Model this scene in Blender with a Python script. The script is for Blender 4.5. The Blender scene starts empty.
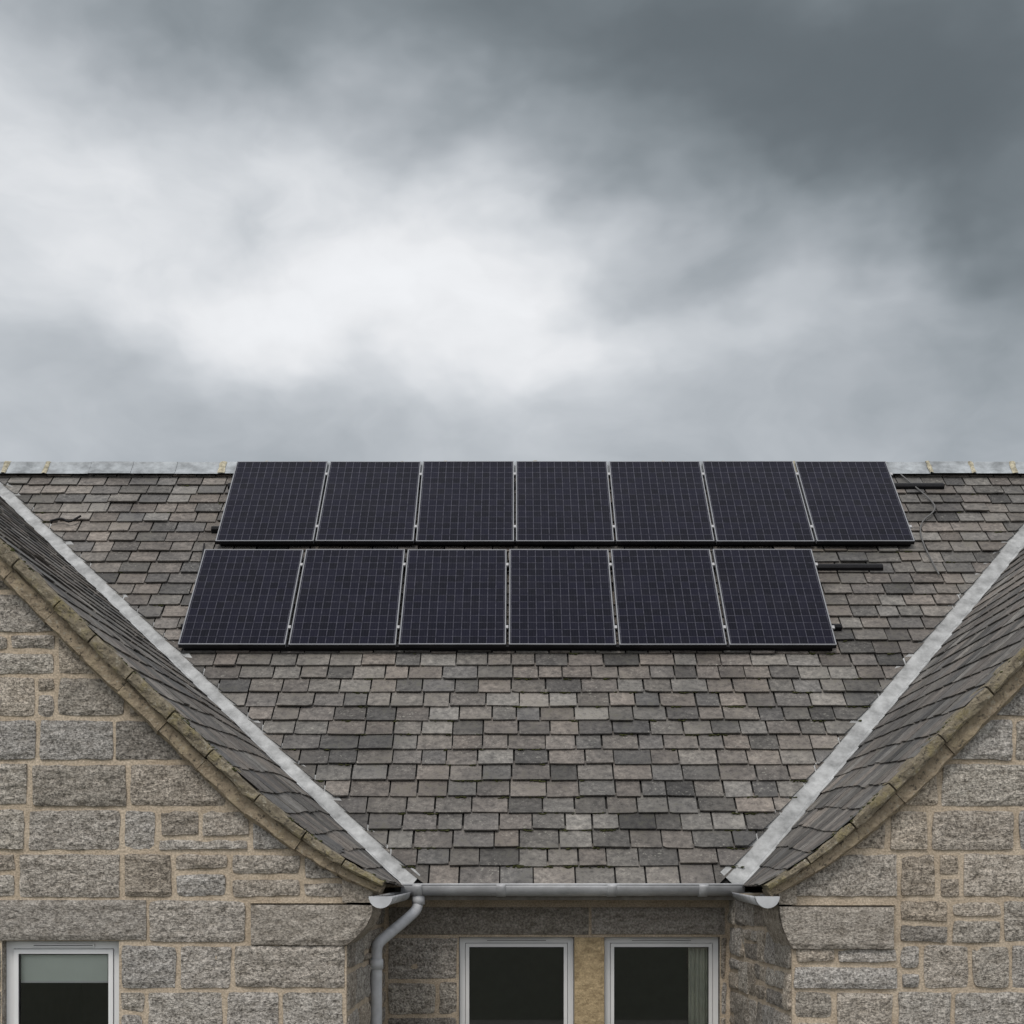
import bpy, bmesh, math, random
import numpy as np
from mathutils import Vector, noise as mn
random.seed(7)
ZC=2.4; F=1497.0; CX=514.0; HY=900.0
S=bpy.context.scene
def px(xp,yp,Y): return ((xp-CX)/F*Y,(HY-yp)/F*Y)
def R(a,b): return random.uniform(a,b)
# ---------------------------------------------------------------- node helpers
def newmat(name):
    m=bpy.data.materials.new(name); m.use_nodes=True
    nt=m.node_tree; b=nt.nodes['Principled BSDF']; return m,nt,b
def setin(nt,sock,v):
    if isinstance(v,bpy.types.NodeSocket): nt.links.new(v,sock)
    elif v is not None: sock.default_value=v
def nd(nt,t,ins={},**at):
    n=nt.nodes.new(t)
    for k,v in at.items(): setattr(n,k,v)
    for k,v in ins.items(): setin(nt,n.inputs[k],v)
    return n
def mth(nt,op,a,b=None,c=None,clamp=False):
    n=nt.nodes.new('ShaderNodeMath'); n.operation=op; n.use_clamp=clamp
    setin(nt,n.inputs[0],a)
    if b is not None: setin(nt,n.inputs[1],b)
    if c is not None: setin(nt,n.inputs[2],c)
    return n.outputs[0]
def vm(nt,op,a,b=None,scale=None):
    n=nt.nodes.new('ShaderNodeVectorMath'); n.operation=op
    setin(nt,n.inputs[0],a)
    if b is not None: setin(nt,n.inputs[1],b)
    if scale is not None: setin(nt,n.inputs[3],scale)
    return n.outputs['Value'] if op in('LENGTH','DOT_PRODUCT') else n.outputs[0]
def noise(nt,vec,scale,detail=4,rough=.55,dist=0):
    n=nd(nt,'ShaderNodeTexNoise',{'Vector':vec,'Scale':scale,'Detail':detail,'Roughness':rough,'Distortion':dist}); return n.outputs['Fac']
def ramp(nt,fac,stops,interp='LINEAR'):
    n=nt.nodes.new('ShaderNodeValToRGB'); n.color_ramp.interpolation=interp
    e=n.color_ramp.elements
    while len(e)<len(stops): e.new(.5)
    for i,(p,c) in enumerate(stops):
        e[i].position=p; e[i].color=(*c,1) if len(c)==3 else c
    setin(nt,n.inputs[0],fac); return n.outputs[0]
def mix(nt,f,a,b,bt='MIX'):
    n=nt.nodes.new('ShaderNodeMix'); n.data_type='RGBA'; n.blend_type=bt
    setin(nt,n.inputs[0],f)
    for s,v in ((n.inputs[6],a),(n.inputs[7],b)):
        if isinstance(v,tuple): v=(*v[:3],1)
        setin(nt,s,v)
    return n.outputs[2]
def mr(nt,v,a,b,c=0.,d=1.):
    return nd(nt,'ShaderNodeMapRange',{0:v,1:a,2:b,3:c,4:d}).outputs[0]
def bump(nt,b,h,strength,dist):
    n=nd(nt,'ShaderNodeBump',{'Height':h,'Strength':strength,'Distance':dist})
    nt.links.new(n.outputs[0],b.inputs['Normal'])
def objco(nt): return nd(nt,'ShaderNodeTexCoord').outputs['Object']
def island(nt): return nd(nt,'ShaderNodeNewGeometry').outputs['Random Per Island']

# ---------------------------------------------------------------- materials
def mat_slate():
    m,nt,b=newmat('slate'); co=objco(nt); r=island(nt)
    base=ramp(nt,r,[(0,(.078,.077,.076)),(.16,(.155,.149,.14)),(.34,(.20,.18,.163)),(.5,(.122,.121,.121)),(.66,(.225,.218,.205)),(.82,(.168,.151,.138)),(1,(.105,.104,.103))])
    jit=nd(nt,'ShaderNodeTexWhiteNoise',{'W':mth(nt,'MULTIPLY',r,713.3)},noise_dimensions='1D').outputs[0]
    jj=mr(nt,jit,0,1,.78,1.22)
    base=vm(nt,'MULTIPLY',base,nd(nt,'ShaderNodeCombineXYZ',{0:jj,1:jj,2:jj}).outputs[0])
    n1=noise(nt,co,19,4,.75)
    base=mix(nt,1.0,base,ramp(nt,n1,[(.3,(.48,.48,.49)),(.5,(.95,.95,.95)),(.7,(1.5,1.49,1.47))]),'MULTIPLY')
    big=noise(nt,co,.8,4,.65)
    base=mix(nt,1.0,base,ramp(nt,big,[(.36,(.70,.70,.71)),(.6,(1.14,1.12,1.1))]),'MULTIPLY')
    md=noise(nt,co,3.1,2)
    li=noise(nt,co,42,3,.65); lim=mth(nt,'MULTIPLY',mr(nt,li,.60,.66),mr(nt,md,.46,.6),clamp=True)
    base=mix(nt,mth(nt,'MULTIPLY',lim,.55),base,(.40,.395,.35))
    gm=mth(nt,'MULTIPLY',mr(nt,n1,.5,.64),mr(nt,md,.50,.36),clamp=True)
    base=mix(nt,mth(nt,'MULTIPLY',gm,.55),base,(.06,.061,.04))
    nt.links.new(base,b.inputs['Base Color']); b.inputs['Roughness'].default_value=.7; b.inputs['Specular IOR Level'].default_value=.3
    bump(nt,b,n1,.6,.02); return m
def mat_stone(name='granite',warm=0.,dark=1.,isl=True,con=1.):
    m,nt,b=newmat(name); co=objco(nt)
    d=dark
    if isl:
        r=island(nt)
        base=ramp(nt,r,[(0,(.33*d,.305*d,.27*d)),(.15,(.47*d,.44*d,.395*d)),(.32,(.38*d,.367*d,.35*d)),(.5,(.49*d,.43*d,.355*d)),(.66,(.44*d,.425*d,.405*d)),(.84,(.40*d,.35*d,.29*d)),(1,(.27*d,.255*d,.235*d))])
        co=vm(nt,'ADD',co,nd(nt,'ShaderNodeCombineXYZ',{0:mth(nt,'MULTIPLY',r,37.),2:mth(nt,'MULTIPLY',r,11.)}).outputs[0])
    else: base=mix(nt,0.,((.30+warm)*d,(.268+warm*.6)*d,.228*d),(0,0,0))
    sp=noise(nt,co,58,3,.8); md=noise(nt,vm(nt,'MULTIPLY',co,(1,1,1.9)),11,4,.75)
    def g(v): return (1+(v-1)*con,)*3
    base=mix(nt,1.,base,ramp(nt,sp,[(.36,g(.38)),(.5,g(.93)),(.64,g(1.5))]),'MULTIPLY')
    base=mix(nt,1.,base,ramp(nt,md,[(.32,(.60,.58,.55)),(.5,(.97,.96,.95)),(.66,(1.22,1.22,1.22))]),'MULTIPLY')
    nt.links.new(base,b.inputs['Base Color']); b.inputs['Roughness'].default_value=.9; b.inputs['Specular IOR Level'].default_value=.2
    h=mth(nt,'MULTIPLY_ADD',sp,.45,mth(nt,'MULTIPLY',md,1.4)); bump(nt,b,h,.85*con+.1,.03); return m
def mat_mortar():
    m,nt,b=newmat('lime_mortar'); co=objco(nt)
    base=ramp(nt,noise(nt,co,6,4,.7),[(.3,(.40,.325,.24)),(.7,(.60,.51,.40))])
    f=noise(nt,co,80,2)
    base=mix(nt,1.,base,ramp(nt,f,[(.35,(.7,.7,.7)),(.65,(1.15,1.15,1.15))]),'MULTIPLY')
    nt.links.new(base,b.inputs['Base Color']); b.inputs['Roughness'].default_value=.95
    bump(nt,b,f,.6,.01); return m
def mat_verge(name,c0,c1,moss):
    m,nt,b=newmat(name); co=objco(nt); n1=noise(nt,co,14,5,.7); n2=noise(nt,co,34,4,.7)
    base=ramp(nt,n1,[(.32,c0),(.66,c1)])
    base=mix(nt,mth(nt,'MULTIPLY',mr(nt,noise(nt,co,7,4,.75),.5,.62),moss,clamp=True),base,(.20,.17,.07))
    base=mix(nt,mr(nt,n2,.56,.66,0,.85),base,(.045,.042,.035))
    base=mix(nt,mr(nt,n2,.42,.34,0,.5),base,(.45,.43,.36))
    nt.links.new(base,b.inputs['Base Color']); b.inputs['Roughness'].default_value=.95
    bump(nt,b,n1,.9,.04); return m
def mat_flat(name,c,rough=.5,metal=0.,var=.12,sc=8,spec=.5,bmp=.0):
    m,nt,b=newmat(name); co=objco(nt); n=noise(nt,co,sc,4,.65)
    base=mix(nt,1.,tuple(c),ramp(nt,n,[(.3,(1-var,)*3),(.7,(1+var,)*3)]),'MULTIPLY')
    nt.links.new(base,b.inputs['Base Color']); b.inputs['Roughness'].default_value=rough; b.inputs['Metallic'].default_value=metal
    b.inputs['Specular IOR Level'].default_value=spec
    if bmp: bump(nt,b,n,bmp,.02)
    return m
def mat_glass():
    m=bpy.data.materials.new('window_glass'); m.use_nodes=True; nt=m.node_tree; nt.nodes.clear()
    o=nd(nt,'ShaderNodeOutputMaterial'); t=nd(nt,'ShaderNodeBsdfTransparent',{'Color':(.9,.92,.91,1)}); g=nd(nt,'ShaderNodeBsdfGlossy',{'Roughness':.02,'Color':(.9,.9,.9,1)})
    fr=nd(nt,'ShaderNodeFresnel',{'IOR':1.55}); mx=nd(nt,'ShaderNodeMixShader',{0:mth(nt,'ADD',fr.outputs[0],.05),1:t.outputs[0],2:g.outputs[0]})
    nt.links.new(mx.outputs[0],o.inputs[0]); return m
def mat_pv():
    m,nt,b=newmat('pv_cells'); co=objco(nt); sp=nd(nt,'ShaderNodeSeparateXYZ',{0:co})
    x=mth(nt,'MULTIPLY',mth(nt,'ADD',sp.outputs[0],.47),12/.94); y=mth(nt,'MULTIPLY',mth(nt,'ADD',sp.outputs[1],.805),14/1.61)
    def line(v,w):
        f=mth(nt,'FRACT',v); d=mth(nt,'ABSOLUTE',mth(nt,'SUBTRACT',f,.5)); return mr(nt,d,.5-w*1.5,.5-w*.5)
    l=mth(nt,'MAXIMUM',line(x,.04),line(y,.025))
    l2=mth(nt,'MULTIPLY',line(mth(nt,'MULTIPLY',x,3.),.08),.12)
    l=mth(nt,'MAXIMUM',l,l2)
    cell=nd(nt,'ShaderNodeTexWhiteNoise',{0:nd(nt,'ShaderNodeCombineXYZ',{0:mth(nt,'FLOOR',x),1:mth(nt,'FLOOR',y),2:nd(nt,'ShaderNodeObjectInfo').outputs['Random']}).outputs[0]}).outputs[0]
    base=mix(nt,cell,(.003,.003,.008),(.007,.0068,.017))
    base=mix(nt,mth(nt,'MULTIPLY',l,mr(nt,noise(nt,co,22,2),.3,.7,.3,1.)),base,(.09,.09,.115))
    base=mix(nt,mr(nt,noise(nt,co,2.5,4,.7),.45,.8,0,.12),base,(.06,.058,.065))
    nt.links.new(base,b.inputs['Base Color']); b.inputs['Roughness'].default_value=.2; b.inputs['Specular IOR Level'].default_value=.06
    b.inputs['Specular Tint'].default_value=(.8,.86,1,1)
    return m
SL=mat_slate(); ST=mat_stone(); STD=mat_stone('dressed_stone',0,.80,True,.8); TAN=mat_stone('tan_sandstone',.17,1.0,False,.35); MO=mat_mortar()
VM=mat_verge('mossy_verge',(.13,.11,.08),(.30,.26,.19),.6); VS=mat_verge('verge_moulding',(.21,.17,.12),(.42,.345,.25),.2)
LEAD=mat_flat('lead',(.37,.38,.385),.65,.1,.4,7,bmp=.4); GUT=mat_flat('grey_gutter_paint',(.50,.515,.54),.45,.0,.22,5)
UPVC=mat_flat('white_upvc',(.78,.79,.8),.35,0,.04,4); BLK=mat_flat('black_aluminium',(.010,.010,.012),.5,.0,.2,spec=.2); FRM=mat_flat('panel_frame',(.25,.26,.28),.45,.2,.1)
CLP=mat_flat('clamp_metal',(.45,.45,.46),.4,.3,.1)
DRK=mat_flat('underlay',(.02,.02,.02),.9); GL=mat_glass(); PV=mat_pv(); MOSS=mat_flat('moss',(.055,.06,.025),.95,0,.5,30,.1,.5)
RID=mat_flat('ridge_metal',(.30,.325,.345),.6,.1,.45,6,bmp=.3); CEM=mat_flat('lichen_cement',(.40,.37,.28),.9,0,.5,20,.2,.5)
WOOD=mat_flat('painted_board',(.25,.235,.215),.7,0,.3,12); ROOM=mat_flat('room_wall',(.05,.05,.05),.9); BLIND=mat_flat('roller_blind',(.84,.89,.84),.8,0,.04,3); CUR=mat_flat('curtain',(.75,.77,.68),.9,0,.15,4)
# ---------------------------------------------------------------- mesh helpers
house=bpy.data.objects.new('stone_house',None); S.collection.objects.link(house)
def mk(name,V,Fc,mats,mi=None,parent=house,smooth=False,off=True):
    me=bpy.data.meshes.new(name)
    me.from_pydata([(v[0],v[1],v[2]+(ZC if off else 0)) for v in V],[],Fc)
    for m in (mats if isinstance(mats,(list,tuple)) else [mats]): me.materials.append(m)
    if mi is not None: me.polygons.foreach_set('material_index',mi)
    if smooth: me.polygons.foreach_set('use_smooth',[True]*len(me.polygons))
    me.update(); o=bpy.data.objects.new(name,me); S.collection.objects.link(o)
    if parent: o.parent=parent
    return o
class B:
    def __init__(s): s.V=[];s.F=[];s.M=[]
    def add(s,V,Fc,m=0):
        n=len(s.V); s.V+= [tuple(v) for v in V]; s.F+=[tuple(i+n for i in f) for f in Fc]; s.M+=[m]*len(Fc)
    def box(s,a,b,m=0):
        x0,y0,z0=[min(p,q) for p,q in zip(a,b)]; x1,y1,z1=[max(p,q) for p,q in zip(a,b)]
        s.add([(x0,y0,z0),(x1,y0,z0),(x1,y1,z0),(x0,y1,z0),(x0,y0,z1),(x1,y0,z1),(x1,y1,z1),(x0,y1,z1)],
          [(0,3,2,1),(4,5,6,7),(0,1,5,4),(1,2,6,5),(2,3,7,6),(3,0,4,7)],m)
    def mk(s,name,mats,**k): return mk(name,s.V,s.F,mats,s.M,**k)
def bevel(o,w,seg=2):
    md=o.modifiers.new('bevel','BEVEL'); md.width=w; md.segments=seg; md.limit_method='ANGLE'
def tube(name,pts,r,mat,parent=house,n=14,half=False,caps=True):
    P=[Vector(p) for p in pts]; V=[];Fc=[]
    m=(n if not half else n+1)
    for i,p in enumerate(P):
        t=(P[min(i+1,len(P)-1)]-P[max(i-1,0)]).normalized()
        up=Vector((0,0,1)) if abs(t.z)<.9 else Vector((0,-1,0))
        sx=t.cross(up).normalized(); uz=sx.cross(t).normalized()
        for j in range(m):
            a=(2*math.pi*j/n) if not half else (math.pi+math.pi*j/n)
            V.append(p+sx*math.cos(a)*r+uz*math.sin(a)*r)
    for i in range(len(P)-1):
        for j in range(m if not half else m-1):
            k=(j+1)%m; Fc.append((i*m+j,i*m+k,(i+1)*m+k,(i+1)*m+j))
    if caps: Fc.append(tuple(range(m))[::-1]); Fc.append(tuple((len(P)-1)*m+j for j in range(m)))
    o=mk(name,V,Fc,mat,parent=parent,smooth=True)
    for p in o.data.polygons:
        if len(p.vertices)>4: p.use_smooth=False
    if half:
        md=o.modifiers.new('s','SOLIDIFY'); md.thickness=.006
    return o
# ---------------------------------------------------------------- roof geometry
PM=.975; C0=-11.19; TH=math.atan(PM); ct,st=math.cos(TH),math.sin(TH)
YE=11.6; YR=16.24; ZR=PM*YR+C0
ROWS=[]
def slates(bd,mp,vlen,urange,exp=.213,thick=.012,w0=.2,w1=.33,lift=1.,rows=None):
    v=-.03; k=0
    while v<vlen:
        e=exp*R(.97,1.03)*(1-.14*v/vlen)
        if rows is not None: rows.append(v)
        u0,u1=urange(v); u=u0-R(0,.3)
        while u<u1:
            w=R(w0,w1); g=R(.004,.010); a=u+g; b=u+w-g; u+=w
            jb=R(-.006,.006); sk=R(-.004,.004); ln=e+.07; vt=min(v+ln,vlen+.02)
            h0=(.036+R(-.005,.008))*lift; h1=.010*lift
            if random.random()<.04: h0+=.012*lift; jb-=R(.0,.025)
            if random.random()<.02: jb+=R(.01,.03)
            c1=R(0,.014) if random.random()<.15 else 0; c2=R(0,.014) if random.random()<.15 else 0
            us=[a,a+(b-a)*R(.06,.25),a+(b-a)*R(.7,.94),b]
            vs=[v+jb-sk+R(0,.002)+c1,v+jb-sk*.6+R(-.002,.002),v+jb+sk*.6+R(-.002,.002),v+jb+sk+R(0,.002)+c2]
            top=[mp(us[i],vs[i],h0+R(-.001,.001)) for i in range(4)]+[mp(b,vt,h1),mp(a,vt,h1)]
            bot=[mp(us[i],vs[i]+.004,h0-thick-.006) for i in range(4)]
            bl=[mp(b,vt,h1-thick),mp(a,vt,h1-thick)]
            bd.add(top+bot+bl,[(0,1,2,3,4,5),(1,0,6,7),(2,1,7,8),(3,2,8,9),(4,3,9,10),(0,5,11,6)])
        v+=e; k+=1
def bis(o,pt,no,keep_positive=True):
    bm=bmesh.new(); bm.from_mesh(o.data)
    bmesh.ops.bisect_plane(bm,geom=bm.verts[:]+bm.edges[:]+bm.faces[:],plane_co=(pt[0],pt[1],0),plane_no=(no[0],no[1],0),clear_inner=keep_positive,clear_outer=not keep_positive)
    bm.to_mesh(o.data); bm.free()
G={}
YF=9.1
def mkG(key,sg,be,rx,fpts):
    pts=[px(a,b,YF) for a,b in fpts]
    ax=np.array([abs(p[0]) for p in pts]+[abs(rx)]); az=np.array([p[1] for p in pts]+[ZR])
    o=np.argsort(ax); ax=ax[o]; az=az[o]
    xs=np.linspace(ax[0],ax[-1],220); zs=np.interp(xs,ax,az); kz=zs.copy()
    for _ in range(14): kz[1:-1]=(kz[:-2]+2*kz[1:-1]+kz[2:])/4
    d=dict(sg=sg,be=be,rx=rx,ax=xs,az=kz,m=(ZR-be[1])/abs(rx-be[0]),fx=sg*ax[0])
    d['L']=math.hypot(rx-be[0],ZR-be[1]); G[key]=d
mkG('L',-1,(-.883,.116),-5.86,[(0,541),(100,641),(200,738),(255,791),(300,829),(340,858),(385,883)])
mkG('R', 1,(1.79,.116),6.2,[(1024,650),(960,714),(900,775),(850,824),(810,857),(790,871),(765,886)])
def gz(d,x): return float(np.interp(abs(x),d['ax'],d['az']))
def gP(d,t,y):
    xb=d['be'][0]+t*(d['rx']-d['be'][0]); zb=d['be'][1]+t*(ZR-d['be'][1])
    xf=d['fx']+t*(d['rx']-d['fx']); zf=gz(d,xf)
    w=min(1,max(0,(y-YF)/2.5)); w=w*w*(3-2*w)*.5+w*.5
    return xf+(xb-xf)*w, zf+(zb-zf)*w
def valley(d,z):
    t=(z-d['be'][1])/(ZR-d['be'][1]); return Vector((d['be'][0]+t*(d['rx']-d['be'][0]),(z-C0)/PM,z))
for k,d in G.items():
    a=valley(d,.116);b=valley(d,ZR); dv=(b-a).xy.normalized()
    n=Vector((-dv.y,dv.x))
    if n.y<0:n=-n
    if (n.x*(-d['sg']))<0: n=-n
    d['vn']=n; d['va']=a.xy; d['wm']=.10 if k=='L' else .125
bd=B()
def mmain(u,v,h): return (u,YE+v*ct-h*st,.12+v*st+h*ct)
def urm(v):
    z=.12+v*st; return valley(G['L'],z).x-.35, valley(G['R'],z).x+.35
VL=(YR-YE)/ct
slates(bd,mmain,VL,urm,rows=ROWS)
o=mk('roof_slates',bd.V,bd.F,SL)
for k,d in G.items():
    n=d['vn']; p=d['va']+n*d['wm']; bis(o,p,n,True)
def uq(n,q,m=DRK): return mk(n,q,[tuple(range(len(q)))],m)
aL=valley(G['L'],.1);bL=valley(G['L'],ZR);aR=valley(G['R'],.1);bR=valley(G['R'],ZR)
uq('roof_underlay',[(aL.x,aL.y,.1-.01),(aR.x,aR.y,.09),(bR.x,bR.y,ZR-.01),(bL.x,bL.y,ZR-.01)])
YB=YR+(YR-YE)
uq('rear_roof',[(bL.x,YR,ZR),(bR.x,YR,ZR),(3,YB,.12),(0,YB,.12)],SL)
for k,d in G.items():
    sg=d['sg']; nx=-sg*math.sin(math.atan(d['m'])); nz=math.cos(math.atan(d['m'])); bd=B(); L=d['L']
    def mg(u,v,h):
        x,z=gP(d,v/L,u); return (x+nx*h,u,z+nz*h)
    def urg(v):
        z=d['be'][1]+v/L*(ZR-d['be'][1]); return (YF-.02, valley(d,z).y+.3)
    slates(bd,mg,L,lambda v:(YF+.1,urg(v)[1]),lift=.55,thick=.009)
    o=mk('wing_roof_slates',bd.V,bd.F,SL)
    n=d['vn']; bis(o,d['va']-n*.07,n,False); bis(o,(0,YF-.03),(0,1),True)
    V=[];Fc=[];NT=40;NY=8
    for i in range(NT+1):
        t=i/NT; z=d['be'][1]+t*(ZR-d['be'][1]); y1=valley(d,z).y
        for j in range(NY+1):
            y=YF+(y1-YF)*j/NY; x,zz=gP(d,t,y); V.append((x,y,zz-.004))
    for i in range(NT):
        for j in range(NY):
            a=i*(NY+1)+j; Fc.append((a,a+1,a+NY+2,a+NY+1))
    mk('wing_underlay',V,Fc,DRK)
    bx=2*d['rx']-d['be'][0]
    uq('wing_outer_roof',[(d['rx'],YF,ZR),(bx,YF,.116),(bx,YB,.116),(d['rx'],YB,ZR)],SL)
    uq('wing_rear_inner_roof',[(d['rx'],YR,ZR),(d['be'][0],YB,.116),(d['rx'],YB,ZR)],SL)
    V=[];Fc=[];NS=60;a0=valley(d,.06);b0=valley(d,ZR)
    for i in range(NS+1):
        c=a0.lerp(b0,i/NS); n3=d['vn']; lp=.010 if i%9==0 else 0
        wm=d['wm']+.045+R(-.010,.010); wg=.105+R(-.010,.010)
        pm=c.xy+n3*wm; zm=PM*pm.y+C0
        pg=c.xy-n3*wg; zg=d['be'][1]+ (abs(pg.x)-abs(d['be'][0]))*d['m']
        V+=[(pm.x,pm.y,zm+.024+lp+R(-.004,.004)),(c.x+n3.x*.02,c.y+n3.y*.02,c.z+.022+lp),(c.x,c.y,c.z+.03+lp),(c.x-n3.x*.02,c.y-n3.y*.02,c.z+.022+lp),(pg.x,pg.y,zg+.022+lp)]
    for i in range(NS):
        for j in range(4):
            a=i*5+j; Fc.append((a,a+1,a+6,a+5))
    mk('lead_valley',V,Fc,LEAD)
    bm_=B(); bs=B()
    tot=abs(d['rx']-d['fx'])
    xs=[0]
    while xs[-1]<tot: xs.append(xs[-1]+R(.2,.3))
    for i in range(len(xs)-1):
        for (bb,n0,n1,y0,y1,gap) in ((bm_,.012,-.058,YF-.055,YF+.16,.004),(bs,-.058,-.165,YF+.005,YF+.2,.001)):
            sub=5; jy=R(-.006,.006); jn=R(-.005,.005); ring=[]
            for q in range(sub+1):
                s=xs[i]+gap+(xs[i+1]-xs[i]-2*gap)*q/sub; s=min(s,tot)
                x=d['fx']+sg*s; z=gz(d,x); e=.03
                dx=2*e; dz=gz(d,x+sg*e)-gz(d,x-sg*e) if s>e else gz(d,x+sg*2*e)-gz(d,x)
                l=math.hypot(dx,dz); Nn=(-sg*dz/l,dx/l)
                tp=min(1,.5+s/.8*.5)
                ch=.012
                for (yy,hh) in ((y0+jy+ch,n0+jn),(y0+jy,n0+jn-ch),(y0+jy,(n1+ch*1.5)),(y0+jy+ch*(1 if bb is bm_ else 4),n1),(y1,n1),(y1,n0)):
                    hh=hh*tp+R(-.006,.006); ring.append((x+Nn[0]*hh,yy+R(-.006,.006),z+Nn[1]*hh))
            Fc=[]
            for q in range(sub):
                for j in range(6):
                    kx=(j+1)%6; Fc.append((q*6+j,q*6+kx,(q+1)*6+kx,(q+1)*6+j))
            Fc+= [tuple(range(6)),tuple(sub*6+j for j in range(6))]
            bb.add(ring,Fc)
    bm_.mk('mossy_verge',VM); bs.mk('verge_moulding',VS)
# ---------------------------------------------------------------- ridge
rb=B(); x=G['L']['rx']-.1
prof=[(-.17,-.145),(-.07,-.045),(-.035,-.005),(-.02,.02),(0,.03),(.02,.02),(.035,-.005),(.07,-.045),(.17,-.145)]
while x<G['R']['rx']:
    w=R(.44,.5); dz=R(-.004,.004)
    V=[];Fc=[]
    for xx in (x,x+w-.003): V+=[(xx,YR+a,ZR+.082+b+dz) for a,b in prof]
    for j in range(8): Fc.append((j,j+1,j+10,j+9))
    rb.add(V,Fc,0)
    if random.random()<.85:
        V=[];Fc=[]; ww=R(.6,1.2)
        for q,xx in enumerate((x-.03*ww,x-.012,x+.01,x+.03*ww)):
            s=.008 if q in(1,2) else .001
            V+=[(xx+R(-.008,.008),YR+a*1.03-(.003+s)*(1 if a<0 else -1),ZR+.082+b+dz+s+R(-.003,.003)) for a,b in prof]
        for q in range(3):
            for j in range(8): Fc.append((q*9+j,q*9+j+1,q*9+j+10,q*9+j+9))
        rb.add(V,Fc,1)
    x+=w
rb.mk('roof_ridge',[RID,CEM])
for k,d in G.items():
    rb=B(); y=YF-.05
    while y<YB:
        V=[];Fc=[]
        for yy in (y,y+.45): V+=[(d['rx']+a,yy,ZR+.07+b) for a,b in prof]
        for j in range(8): Fc.append((j,j+1,j+10,j+9))
        rb.add(V,Fc); y+=.456
    rb.mk('wing_ridge',RID)
# ---------------------------------------------------------------- stone walls
def stone(bd,mp,u0,u1,z0,z1,zcap=None,proud=.016,m=0,rough=1.0):
    nu=max(4,int((u1-u0)/.032)); nz=max(4,int((z1-z0)/.032))
    nu=min(nu,18);nz=min(nz,11)
    g=.5*R(.018,.030)*(1 if rough>.6 else .7)
    c=[[R(-.007,.007)*rough for _ in range(2)] for _ in range(4)]
    sd=Vector((R(0,90),R(0,90),R(0,90))); V=[];Fc=[]; pr=proud+R(-.006,.008)*rough; tilt=R(-.008,.008)*rough
    W=u1-u0-2*g; H=z1-z0-2*g
    def pl(n,L): 
        e=.005/L; return [0,e]+[e+(1-2*e)*i/n for i in range(1,n)]+[1-e,1]
    A=pl(nu,W); Bz=pl(nz,H)
    ro=R(.010,.028)*rough
    for i,a in enumerate(A):
        for k,b in enumerate(Bz):
            du=(c[0][0]*(1-a)*(1-b)+c[1][0]*a*(1-b)+c[2][0]*(1-a)*b+c[3][0]*a*b)
            dz=(c[0][1]*(1-a)*(1-b)+c[1][1]*a*(1-b)+c[2][1]*(1-a)*b+c[3][1]*a*b)
            da=min(a,1-a)*W; db=min(b,1-b)*H; ed=min(da,db)
            cu=0; cv=0
            if da<ro and db<ro:
                ex=1-da/ro; ez=1-db/ro; l=math.hypot(ex,ez)
                if l>1e-6:
                    k_=max(ex,ez)/l; cu=(1-k_)*ro*ex*(1 if a<.5 else -1); cv=(1-k_)*ro*ez*(1 if b<.5 else -1)
            uu=u0+g+W*a+du+cu; zz=z0+g+H*b+dz+cv
            nn=mn.fractal(Vector((uu*9,zz*9,0))+sd,.8,2,3)
            edge=(ed<1e-6)
            w1=mn.noise(Vector((uu*13,zz*13,3))+sd)*.009*rough
            fo=max(0,1-ed/.03)
            if da<.03: uu+=w1*fo
            if db<.03: zz+=w1*fo
            h=(-.02 if edge else pr*min(1,.35+ed/.03)+nn*.013*rough*min(1,.3+ed/.03)+tilt*(b-.5)*2)
            if zcap is not None: zz=min(zz,zcap(uu))
            V.append(mp(uu,zz,h))
    n_=len(Bz)
    for i in range(len(A)-1):
        for k in range(n_-1):
            a=i*n_+k; Fc.append((a,a+n_,a+n_+1,a+1))
    bd.add(V,Fc,m)
def fillband(bd,mp,ua,ub,z0,z1,zcap=None):
    u=ua
    while u<ub-.02:
        w=random.choice([.24,.32,.4,.46,.52,.58,.64,.72])*R(.9,1.1)
        if ub-u-w<.16: w=ub-u
        r=random.random(); H=z1-z0
        def s(a,b,c,d_):
            if zcap and max(zcap(a),zcap(b),zcap((a+b)/2))<c+.04: return
            stone(bd,mp,a,b,c,d_,zcap)
        if r<.56 or w<.22: s(u,u+w,z0,z1)
        elif r<.80:
            f=random.choice([R(.3,.4),R(.45,.6)]); s(u,u+w,z0,z0+H*f)
            if w>.36 and random.random()<.6:
                q=R(.35,.65); s(u,u+w*q,z0+H*f,z1); s(u+w*q,u+w,z0+H*f,z1)
            else: s(u,u+w,z0+H*f,z1)
        elif w>.34:
            q=R(.12,.17)/w; f=R(.4,.6)
            if random.random()<.5:
                s(u,u+w*q,z0,z0+H*f); s(u,u+w*q,z0+H*f,z1); s(u+w*q,u+w,z0,z1)
            else:
                s(u+w*(1-q),u+w,z0,z0+H*f); s(u+w*(1-q),u+w,z0+H*f,z1); s(u,u+w*(1-q),z0,z1)
        else: s(u,u+w,z0,z1)
        u+=w
def wall(mp,ua,ub,bands,ex,zcap=None):
    bd=B()
    for z0,z1 in zip(bands[:-1],bands[1:]):
        iv=[(ua,ub)]
        for (a,b,c,d_) in ex:
            if c<z1-.07 and d_>z0+.07:
                nv=[]
                for (p,q) in iv:
                    if b<=p or a>=q: nv.append((p,q)); continue
                    if a>p+.05: nv.append((p,a))
                    if b<q-.05: nv.append((b,q))
                iv=nv
        for p,q in iv: fillband(bd,mp,p,q,z0,z1,zcap)
    return bd
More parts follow.
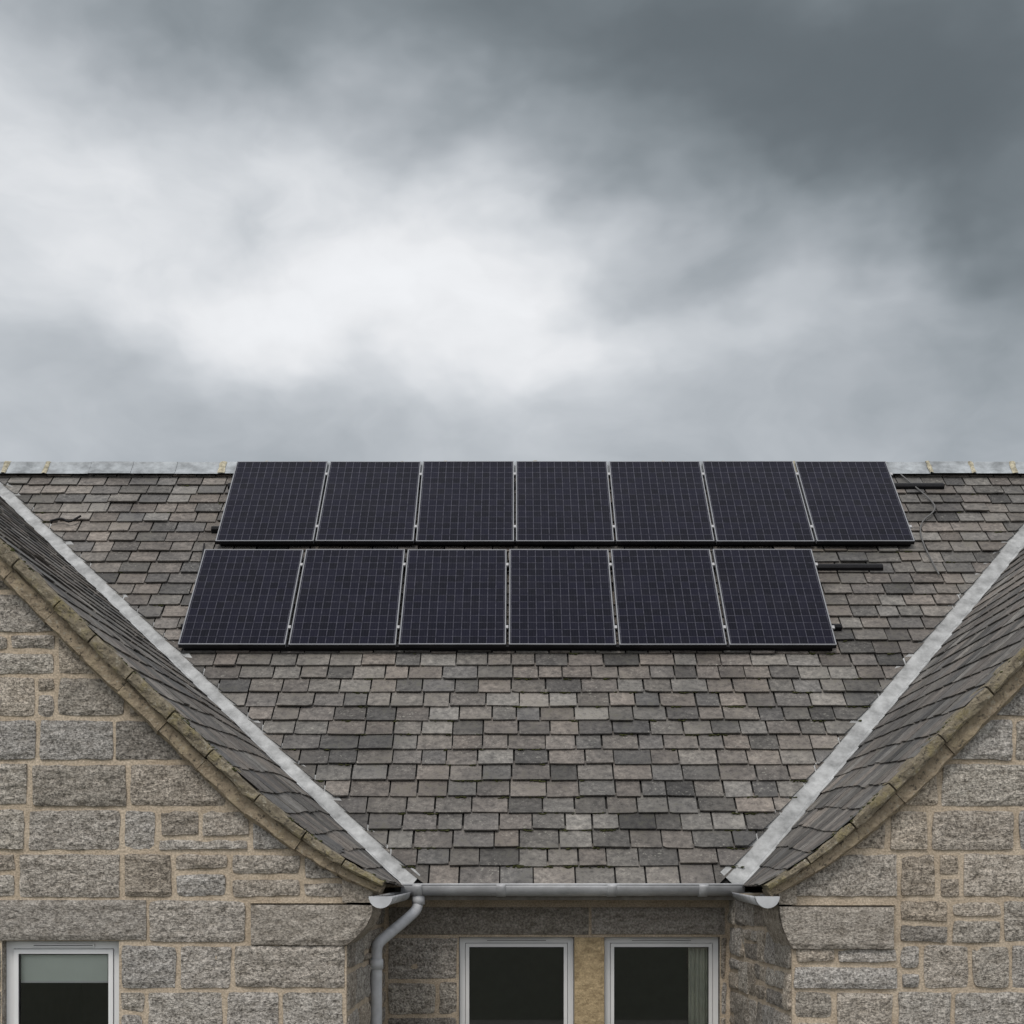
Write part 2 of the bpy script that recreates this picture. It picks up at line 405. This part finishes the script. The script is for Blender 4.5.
def mortar(bd,mp,ua,ub,zb,zt,holes,zcap=None,m=1):
    us=sorted(set([ua,ub]+[h for H in holes for h in H[:2]]+list(np.arange(ua,ub,.12))))
    for a,b in zip(us[:-1],us[1:]):
        if b-a<1e-5: continue
        mid=(a+b)/2; segs=[(zb,None)]
        for H in holes:
            if H[0]<=mid<=H[1]: segs=[(zb,H[2]),(H[3],None)]
        for s0,s1 in segs:
            ta=s1 if s1 is not None else (zcap(a) if zcap else zt); tb=s1 if s1 is not None else (zcap(b) if zcap else zt)
            bd.add([mp(a,s0,0),mp(b,s0,0),mp(b,tb,0),mp(a,ta,0)],[(0,1,2,3)],m)
ys=[1171,1126,1081,1036,990,944,899,852,808,762,718,676,634,592,550,508,466,424,380,338,296,254,212,170,130]
YW=9.2
bandsG=[-ZC]+[(HY-y)/F*YW for y in ys]
bandsG=sorted([b for b in bandsG if b>-ZC+.1 or b==-ZC])
def X(p,Y): return (p-CX)/F*Y
def Z(p,Y): return (HY-p)/F*Y
def front(Y): return lambda u,z,h:(u,Y-h,z)
LW=G['L']; RW=G['R']
XLr=-1.03; XRr=1.71
def cap(d): return lambda x:(gz(d,x) if abs(x)<=abs(d['rx']) else gz(d,2*d['rx']-x))-.13
capL=cap(LW); capR=cap(RW)
winL=(X(2,YW),X(119,YW),-1.55,Z(941,YW))
lint=(X(-60,YW),X(148,YW),Z(942,YW),Z(898,YW))
sillL=(X(-12,YW),X(133,YW),-1.67,-1.55)
corL=(X(248,YW),XLr+.3,Z(947,YW),Z(903,YW))
xl0=2*LW['rx']-(XLr)
bd=wall(front(YW),xl0,XLr,bandsG,[winL,lint,sillL,corL],capL)
stone(bd,front(YW),*lint,None,.022,2,.4)
stone(bd,front(YW),*sillL,None,.05,2,.3)
mortar(bd,front(YW),xl0,XLr,-ZC,0,[winL],capL)
bd.mk('left_wing_wall',[ST,MO,STD],smooth=False)
corR=(XRr-.3,X(897,YW),Z(951,YW),Z(905,YW))
xr0=2*RW['rx']-XRr
winR=(5.4,6.9,-1.55,Z(941,YW)); lintR=(5.2,7.1,Z(941,YW),Z(898,YW)); sillR=(5.3,7.0,-1.67,-1.55)
bd=wall(front(YW),XRr,xr0,bandsG,[corR,winR,lintR,sillR],capR)
stone(bd,front(YW),*lintR,None,.026,2,.4); stone(bd,front(YW),*sillR,None,.05,2,.3)
mortar(bd,front(YW),XRr,xr0,-ZC,0,[winR],capR)
bd.mk('right_wing_wall',[ST,MO,STD])
def kneeler(xin,xtip,xwall,zt,zb,d):
    def xe(z):
        f=(zt-.03-z)/(zt-.03-zb); f=min(1,max(0,f))
        return xtip+(xwall-xtip)*f**1.9
    bd=B(); sgn=1 if xtip>xin else -1; Wd=abs(xtip-xin)
    y0=YW-.02
    def mp(u,z,h):
        q=u/Wd; x=xin+(xe(z)-xin)*q; return (x,y0-h,z)
    stone(bd,mp,0,Wd,zb,zt,None,.022,0,.45)
    V=[];Fc=[];n=16
    for i in range(n+1):
        z=zt-(zt-zb)*i/n; x=xe(z)-sgn*.009
        for y in (y0-.016,y0+.18,y0+.36,YW+.55): V.append((x+R(-.002,.002),y,z))
    for i in range(n):
        for j in range(3): Fc.append((i*4+j,i*4+j+1,i*4+j+5,i*4+j+4))
    bd.add(V,Fc)
    t=zt-.001; bd.add([(xin,y0-.012,t),(xtip,y0-.012,t),(xtip,YW+.55,t),(xin,YW+.55,t)],[(0,1,2,3)])
    bd.add([(xwall,YW+.55,zt),(xtip,YW+.55,zt),(xtip,YW+.55,zt-.035),(xwall,YW+.55,zb)],[(0,1,2,3)])
    V=[];Fc=[];n=10;xa=xwall-sgn*.02; xb=xtip-sgn*.012
    for i in range(n+1):
        x=xa+(xb-xa)*i/n; zz=max(zt+.004,gz(d,x)-.05)
        V+=[(x,YW-.03,zt+.003),(x,YW-.03,zz),(x,YW+.5,zz)]
    for i in range(n): Fc+=[(3*i,3*i+3,3*i+4,3*i+1),(3*i+1,3*i+4,3*i+5,3*i+2)]
    bd.add(V,Fc)
    return bd.mk('kneeler_stone',STD)
kneeler(corL[0]+.012,X(375,YW),XLr-.002,corL[3],corL[2],LW)
kneeler(corR[1]-.012,X(776,YW),XRr+.002,corR[3],corR[2],RW)
YM=11.85
bz=[-ZC,-2.1,-1.8,-1.53,-1.25,-.98,-.70,-.44,-.2,.03]
bd=B()
mpL=lambda u,z,h:(XLr+h,u,z); mpR=lambda u,z,h:(XRr-h,u,z)
for mp in (mpL,mpR):
    for z0,z1 in zip(bz[:-1],bz[1:]): fillband(bd,mp,YW+.02,YM-.02,z0,z1)
    mortar(bd,mp,YW,YM,-ZC,.05,[])
bd.mk('return_walls',[ST,MO])
w1=(X(459,YM+.05),X(574,YM+.05),-1.5,Z(937,YM)); w2=(X(604,YM+.05),X(719,YM+.05),-1.5,Z(937,YM))
lz0,lz1=Z(936,YM),Z(906,YM)
jx=X(590,YM)
ex=[w1,w2,(XLr,XRr,lz0,lz1),(w1[1],w2[0],-1.5,lz0),(w1[0]-.1,w2[1]+.1,-1.62,-1.5)]
bc=[-ZC,-2.05,-1.62,-1.5,-1.2,-.92,-.64,lz0,lz1]
bd=wall(front(YM),XLr+.02,XRr-.02,bc[:-1],ex[:2]+ex[3:])
stone(bd,front(YM),XLr+.03,jx,lz0,lz1,None,.02,2,.3); stone(bd,front(YM),jx,XRr-.03,lz0,lz1,None,.024,2,.3)
stone(bd,front(YM),w1[1]-.008,w2[0]+.008,-1.5,lz0,None,.02,3,.25)
stone(bd,front(YM),w1[0]-.1,w2[1]+.1,-1.62,-1.5,None,.06,2,.3)
mortar(bd,front(YM),XLr,XRr,-ZC,.1,[w1,w2])
bd.mk('central_wall',[ST,MO,STD,TAN])
bd=B()
for (a,b) in (((xl0,YW),(xl0,YB-.2)),((xr0,YW),(xr0,YB-.2)),((xl0,YB-.2),(xr0,YB-.2))):
    bd.add([(a[0],a[1],-ZC),(b[0],b[1],-ZC),(b[0],b[1],.1),(a[0],a[1],.1)],[(0,1,2,3)])
for d in (LW,RW):
    e0=d['be'][0]; bx=2*d['rx']-e0
    bd.add([(bx,YB-.2,.1),(d['rx'],YB-.2,ZR-.05),(e0,YB-.2,.1)],[(0,1,2)])
bd.mk('rear_walls',MO)
# ---------------------------------------------------------------- windows
def window(name,hole,Y,blind=0,curtain=0):
    a,b,c,d_=hole; bd=B(); y0=Y+.07
    for q in ([(a,Y-.0,c),(a,Y+.16,c),(a,Y+.16,d_),(a,Y,d_)],[(b,Y,c),(b,Y+.16,c),(b,Y+.16,d_),(b,Y,d_)],[(a,Y,d_),(b,Y,d_),(b,Y+.16,d_),(a,Y+.16,d_)],[(a,Y,c),(b,Y,c),(b,Y+.16,c),(a,Y+.16,c)]):
        bd.add(q,[(0,1,2,3)],5)
    fw=.045; a+=.004;b-=.004;d_-=.004;c+=.004
    bd.box((a,y0,d_-fw),(b,y0+.07,d_),0); bd.box((a,y0,c),(b,y0+.07,c+fw),0)
    bd.box((a,y0,c+fw),(a+fw,y0+.07,d_-fw),0); bd.box((b-fw,y0,c+fw),(b,y0+.07,d_-fw),0)
    s=.028; A,B_,C,D=a+fw+.004,b-fw-.004,c+fw+.004,d_-fw-.004; y2=y0-.012
    bd.box((A,y2,D-s),(B_,y2+.05,D),0); bd.box((A,y2,C),(B_,y2+.05,C+s),0)
    bd.box((A,y2,C+s),(A+s,y2+.05,D-s),0); bd.box((B_-s,y2,C+s),(B_,y2+.05,D-s),0)
    g=.006
    bd.box((A+s,y2+.012,D-s-g),(B_-s,y2+.03,D-s),3);bd.box((A+s,y2+.012,C+s),(B_-s,y2+.03,C+s+g),3)
    bd.box((A+s,y2+.012,C+s+g),(A+s+g,y2+.03,D-s-g),3);bd.box((B_-s-g,y2+.012,C+s+g),(B_-s,y2+.03,D-s-g),3)
    m=(a+b)/2; w=(b-a)*.27; bd.box((m-w,y0-.016,d_-.034),(m+w,y0-.001,d_-.016),0); bd.box((m-w+.01,y0-.018,d_-.027),(m+w-.01,y0-.0165,d_-.023),3)
    bd.add([(A+s,y2+.02,C+s),(B_-s,y2+.02,C+s),(B_-s,y2+.02,D-s),(A+s,y2+.02,D-s)],[(0,1,2,3)],1)
    x0,x1,Y0,Y1,z0,z1=a-.15,b+.15,Y+.165,Y+2.2,c-.4,d_+.25
    if name=='c1': x1=b+.05
    if name=='c2': x0=a-.05
    for q in ([(x0,Y1,z0),(x1,Y1,z0),(x1,Y1,z1),(x0,Y1,z1)],[(x0,Y0,z0),(x0,Y1,z0),(x0,Y1,z1),(x0,Y0,z1)],[(x1,Y0,z0),(x1,Y1,z0),(x1,Y1,z1),(x1,Y0,z1)],[(x0,Y0,z0),(x1,Y0,z0),(x1,Y1,z0),(x0,Y1,z0)],[(x0,Y0,z1),(x1,Y0,z1),(x1,Y1,z1),(x0,Y1,z1)]):
        bd.add(q,[(0,1,2,3)],2)
    if blind: bd.box((A+.006,y0+.045,D-s-blind),(B_-.006,y0+.05,D-.01),4); bd.box((A+.006,y0+.04,D-s-blind-.012),(B_-.006,y0+.055,D-s-blind),0)
    if curtain:
        cx0,cx1=(B_-s-.15,B_-.01) if curtain>0 else (A+.0,A+s+.06)
        V=[];Fc=[];n=28
        for i in range(n+1):
            xx=cx0+(cx1-cx0)*i/n; yy=Y+.16+.015*math.sin(i*1.35)+.006*math.sin(i*3.1); V+=[(xx,yy,c),(xx,yy,d_)]
        for i in range(n): Fc.append((2*i,2*i+2,2*i+3,2*i+1))
        bd.add(V,Fc,6)
    return bd.mk('window',[UPVC,GL,ROOM,BLK,BLIND,STD,CUR])
window('l',winL,YW,blind=.17); window('c1',w1,YM); window('c2',w2,YM,curtain=1); window('r',winR,YW)
# ---------------------------------------------------------------- eaves, gutters, drainpipe
bd=B()
bd.box((XLr-.05,YE+.024,.01),(XRr+.05,YM+.1,.035),0); bd.box((XLr+.1,YE+.0,.0),(XRr+.02,YE+.022,.1),0)
bd.add([(XLr-.1,YW+.02,.02),(-.83,YW+.02,.02),(-.9,YE,.04),(XLr-.1,YE,.04)],[(0,1,2,3)])
bd.add([(XRr+.15,YW+.02,.02),(1.56,YW+.02,.02),(1.72,YE,.04),(XRr+.15,YE,.04)],[(0,1,2,3)])
bd.mk('eaves_board',WOOD)
gz_=.118; gy=YE-.085; gr=.08
tube('gutter',[(-.86,gy,gz_),(.4,gy,gz_-.004),(1.76,gy,gz_)],gr,GUT,half=True)
def ring(xc): return tube('gutter_joint',[(xc-.035,gy,gz_),(xc+.035,gy,gz_)],gr+.008,GUT,half=True,caps=False)
for xc in (-.74,-.1,.75,1.45): ring(xc)
tube('gutter_bead',[(-.86,gy-gr,gz_),(1.76,gy-gr,gz_)],.009,GUT,n=8)
tube('gutter',[(X(380,YF),YF-.02,.022),(-.86,gy+.02,.06)],.062,GUT,half=True)
tube('gutter',[(X(768,YF),YF-.02,.02),(1.74,gy+.02,.06)],.062,GUT,half=True)
for xx in (X(381,YF),X(767,YF)): tube('gutter_stop_end',[(xx,YF-.03,.022),(xx,YF+.03,.023)],.068,GUT,half=True)
pts=[(-.735,gy,.05),(-.735,gy,-.01),(-.745,gy-.02,-.07),(-.79,gy-.15,-.125),(-.90,gy-.55,-.235),(-.955,gy-.80,-.29),(-.975,gy-.87,-.325),(-.978,gy-.885,-.38),(-.978,gy-.885,-2.3)]
def sm(p,it=2):
    for _ in range(it):
        q=[p[0]]
        for a,b in zip(p[:-1],p[1:]):
            a=Vector(a);b=Vector(b); q+= [a.lerp(b,.25),a.lerp(b,.75)]
        q.append(p[-1]); p=[Vector(v) for v in q]
    return p
tube('drainpipe',sm(pts),.041,GUT,n=18)
for z in (-.42,-1.3): tube('pipe_collar',[(-.978,gy-.885,z),(-.978,gy-.885,z-.07)],.05,GUT,n=18)
tube('pipe_collar',[(-.735,gy,.03),(-.735,gy,-.035)],.05,GUT,n=18)
# ---------------------------------------------------------------- solar panels
PC=-11.02
def panel(xc,ytop,ybot):
    Yc=(ytop+ybot)/2; L=(ytop-ybot)/ct; W=.982; hw=W/2; hl=L/2-.004
    bd=B(); f=.011; t=.04
    bd.box((-hw,-hl,-t),(hw,-hl+f,0),1);bd.box((-hw,hl-f,-t),(hw,hl,0),1)
    bd.box((-hw,-hl+f,-t),(-hw+f,hl-f,0),1);bd.box((hw-f,-hl+f,-t),(hw,hl-f,0),1)
    bd.add([(-hw+f,-hl+f,-.004),(hw-f,-hl+f,-.004),(hw-f,hl-f,-.004),(-hw+f,hl-f,-.004)],[(0,1,2,3)],0)
    bd.add([(-hw+f,-hl+f,-.03),(hw-f,-hl+f,-.03),(hw-f,hl-f,-.03),(-hw+f,hl-f,-.03)],[(3,2,1,0)],2)
    bd.box((-hw,-hl-.003,-t),(hw,-hl-.0005,-.008),2)
    for yy in (-hl*.66,hl*.66,):
        bd.box((hw-.003,yy-.022,-.01),(hw+.021,yy+.022,.004),3)
    o=bd.mk('solar_panel',[PV,FRM,BLK,CLP],parent=None,off=False)
    o.location=(xc,Yc,PM*Yc+PC+ZC); o.rotation_euler=(TH+R(-.003,.003),R(-.002,.002),R(-.001,.001)); return o
def Yp(y): return -PC/(PM-(HY-y)/F)
for i in range(7): panel(-3.0+.5+i*1.004,Yp(461),Yp(541))
for i in range(6): panel(-3.085+.5+i*1.010,Yp(549),Yp(644.5))
def rail(x0,x1,ypx,h=.03):
    dn=.115
    Y=-(PC-dn)/(PM-(HY-ypx)/F); bd=B()
    bd.box((0,-h,-.035),(x1-x0,h,.03)); bd.box((0,-h*.4,.031),(x1-x0,h*.4,.036))
    n=int((x1-x0)/1.0)
    for i in range(n+1):
        xx=min(.12+i*1.0,x1-x0-.1); bd.box((xx,-.02,-.07),(xx+.04,.03,-.036)); bd.box((xx,.03,-.075),(xx+.04,.2,-.065))
    o=bd.mk('panel_shadow_strip',BLK,parent=None,off=False); o.location=(x0,Y,PM*Y+PC-dn+ZC); o.rotation_euler=(TH,0,0); bevel(o,.004,1)
rail(-3.04,X(947,15.8),487,.036); rail(-3.09,X(913,15.1)+.02,530); rail(-3.07,X(887,14.6),568,.036); rail(-3.12,3.07,628)
for (x0,x1,yp) in ((-2.96,4.0,546),(-3.04,2.93,651)):  # black strips standing in for the shadow line below each panel row
    Y=-(PC-.09)/(PM-(HY-yp+3)/F); bd=B(); bd.box((0,-.01,-.05),(x1-x0,.035,.02)); o=bd.mk('panel_shadow_strip',BLK,parent=None,off=False); o.location=(x0,Y,PM*Y+PC-.09+ZC); o.rotation_euler=(TH,0,0)
def roofpt(xp,yp,h=.045):
    Y=-C0/(PM-(HY-yp)/F); x=X(xp,Y); return (x,Y-h*st,PM*Y+C0+h*ct)
WIRE=mat_flat('grey_cable',(.12,.12,.12),.6)
tube('roof_cable',sm([roofpt(*p,.06) for p in ((898,478),(912,490),(930,505),(936,515),(918,528),(921,548),(938,580))]),.008,WIRE,parent=None,n=6)
tube('roof_cable',sm([roofpt(*p,.07) for p in ((52,527),(64,524),(70,529),(82,522))]),.012,BLK,parent=None,n=6)
tube('roof_cable',sm([roofpt(*p,.05) for p in ((205,548),(203,560),(200,575))]),.008,BLK,parent=None,n=6)
# ---------------------------------------------------------------- moss
bd=B()
ico=bmesh.new(); bmesh.ops.create_icosphere(ico,subdivisions=1,radius=1); IV=[v.co.copy() for v in ico.verts]; IF=[tuple(v.index for v in f.verts) for f in ico.faces]; ico.free()
def clump(p,s,ex=1.):
    bd.add([(p[0]+v.x*s*ex*R(.6,1.5),p[1]+(v.y*.7-v.z*.35)*s*R(.6,1.2),p[2]+(v.z*.5+v.y*.35)*s*R(.6,1.2)) for v in IV],IF)
for i in range(700):
    row=ROWS[min(len(ROWS)-1,int(random.random()**2.2*len(ROWS)))]; z=.12+max(row,0)*st
    u=R(valley(G['L'],z).x+.15,valley(G['R'],z).x-.15)
    if mn.noise(Vector((u*1.1,row*1.1,0)))<-.02: continue
    n=random.choice([1,2,3,5,7]); 
    for q in range(n): clump(mmain(u+(q-n/2)*R(.008,.018),row+R(-.014,.006),.022+R(0,.008)),R(.005,.013),1.4)
for k,d in G.items():
    nx=-d['sg']*.68
    for i in range(520):
        s=random.random(); xx=d['fx']+s*(d['rx']-d['fx']); zz=gz(d,xx)
        if mn.noise(Vector((xx*2.3,5,0)))<-.1: continue
        clump((xx+nx*.01,YF+R(-.05,.1),zz+.006),R(.006,.016))
bd.mk('moss',MOSS,smooth=True)
# ---------------------------------------------------------------- ground
gm,nt,b=newmat('grass'); co=objco(nt)
nt.links.new(ramp(nt,noise(nt,co,.8,5,.7),[(.3,(.045,.055,.032)),(.7,(.085,.095,.06))]),b.inputs['Base Color']); b.inputs['Roughness'].default_value=.95
mk('ground',[(-900,-900,0),(900,-900,0),(900,900,0),(-900,900,0)],[(0,1,2,3)],gm,parent=None,off=False)
pm_=mat_flat('paving',(.2,.19,.175),.9,0,.3,3,bmp=.4)
mk('pavement',[(-2.6,-6,.004),(4.2,-6,.004),(4.2,9.1,.004),(-2.6,9.1,.004)],[(0,1,2,3)],pm_,parent=None,off=False)
# ---------------------------------------------------------------- sky
w=bpy.data.worlds.new('World'); S.world=w; w.use_nodes=True; nt=w.node_tree; nt.nodes.clear()
try:
    w.cycles.sampling_method='MANUAL'; w.cycles.sample_map_resolution=256
except Exception as e: print(e)
out=nd(nt,'ShaderNodeOutputWorld')
sky=nd(nt,'ShaderNodeTexSky',sky_type='NISHITA'); sky.sun_disc=False; sky.sun_elevation=math.radians(52); sky.sun_rotation=math.radians(200)
bgs=nd(nt,'ShaderNodeBackground',{'Color':sky.outputs[0],'Strength':.08})
dr=vm(nt,'NORMALIZE',nd(nt,'ShaderNodeTexCoord').outputs['Generated'])
st3=vm(nt,'MULTIPLY',dr,(1,1,1.7))
wn=nd(nt,'ShaderNodeTexNoise',{'Vector':st3,'Scale':6.5,'Detail':4,'Roughness':.52}).outputs['Color']
wv=vm(nt,'MULTIPLY',vm(nt,'SUBTRACT',wn,(.5,.5,.5)),(.17,.06,.125))
wd=vm(nt,'ADD',dr,wv)
base=.46
blobs=[(40,140,220,110,.30),(485,285,150,65,.36),(215,325,150,50,.22),(320,170,150,60,.06),(580,30,380,80,-.23),(180,0,200,40,-.10),(1020,210,180,130,-.25),(800,120,200,100,-.15),(665,295,75,28,-.10),(870,290,80,40,.14),(110,385,150,30,-.07),(620,350,200,30,.10),(500,440,600,45,.05)]
val=base
for (a,b2,rx,ry,am) in blobs:
    v=Vector(((a-CX)/F,1,(HY-b2)/F)).normalized()
    df=vm(nt,'MULTIPLY',vm(nt,'SUBTRACT',wd,tuple(v)),(F/rx*1.1,1.5,F/ry*1.12))
    g=mth(nt,'POWER',2.71828,mth(nt,'MULTIPLY',vm(nt,'DOT_PRODUCT',df,df),-.7))
    val=mth(nt,'MULTIPLY_ADD',g,am,val)
n1=noise(nt,vm(nt,'ADD',st3,wv),7.,5,.52)
val=mth(nt,'MULTIPLY',val,mr(nt,n1,.25,.75,.74,1.26))
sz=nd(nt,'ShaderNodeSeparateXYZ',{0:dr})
val=mth(nt,'ADD',val,mr(nt,sz.outputs[2],.56,.85,0,.42)); val=mth(nt,'ADD',val,mr(nt,sz.outputs[1],.3,-.4,0,.42))  # unseen sky overhead and behind the camera lifted to light the scene
val=mth(nt,'SMOOTH_MAX',val,.14,.1)
val=mth(nt,'SMOOTH_MIN',val,.93,.2)
tint=ramp(nt,val,[(.1,(.84,1.0,1.10)),(.45,(.93,1.0,1.07)),(.85,(.985,1.0,1.025))])
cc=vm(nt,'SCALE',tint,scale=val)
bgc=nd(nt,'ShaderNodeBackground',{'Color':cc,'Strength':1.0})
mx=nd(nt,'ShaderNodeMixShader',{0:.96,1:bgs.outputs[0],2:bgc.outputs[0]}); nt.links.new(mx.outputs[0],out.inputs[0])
sl=bpy.data.lights.new('sun','SUN'); sl.energy=1.4; sl.angle=math.radians(22); sl.color=(1,.93,.85)
so=bpy.data.objects.new('sun',sl); S.collection.objects.link(so)
el,az=math.radians(52),math.radians(200)
sd=Vector((math.sin(az)*math.cos(el),math.cos(az)*math.cos(el),math.sin(el)))
so.rotation_euler=(-sd).to_track_quat('-Z','Y').to_euler()
# ---------------------------------------------------------------- camera
cam=bpy.data.cameras.new('camera'); co_=bpy.data.objects.new('camera',cam); S.collection.objects.link(co_); S.camera=co_
co_.location=(0,0,ZC); co_.rotation_euler=(math.pi/2,0,0); cam.sensor_width=36; cam.lens=36*F/1024
cam.shift_y=(HY-512)/1024; cam.shift_x=(512-CX)/1024; cam.clip_end=3000
S.view_settings.view_transform='Standard'; S.view_settings.look='None'; S.view_settings.exposure=0
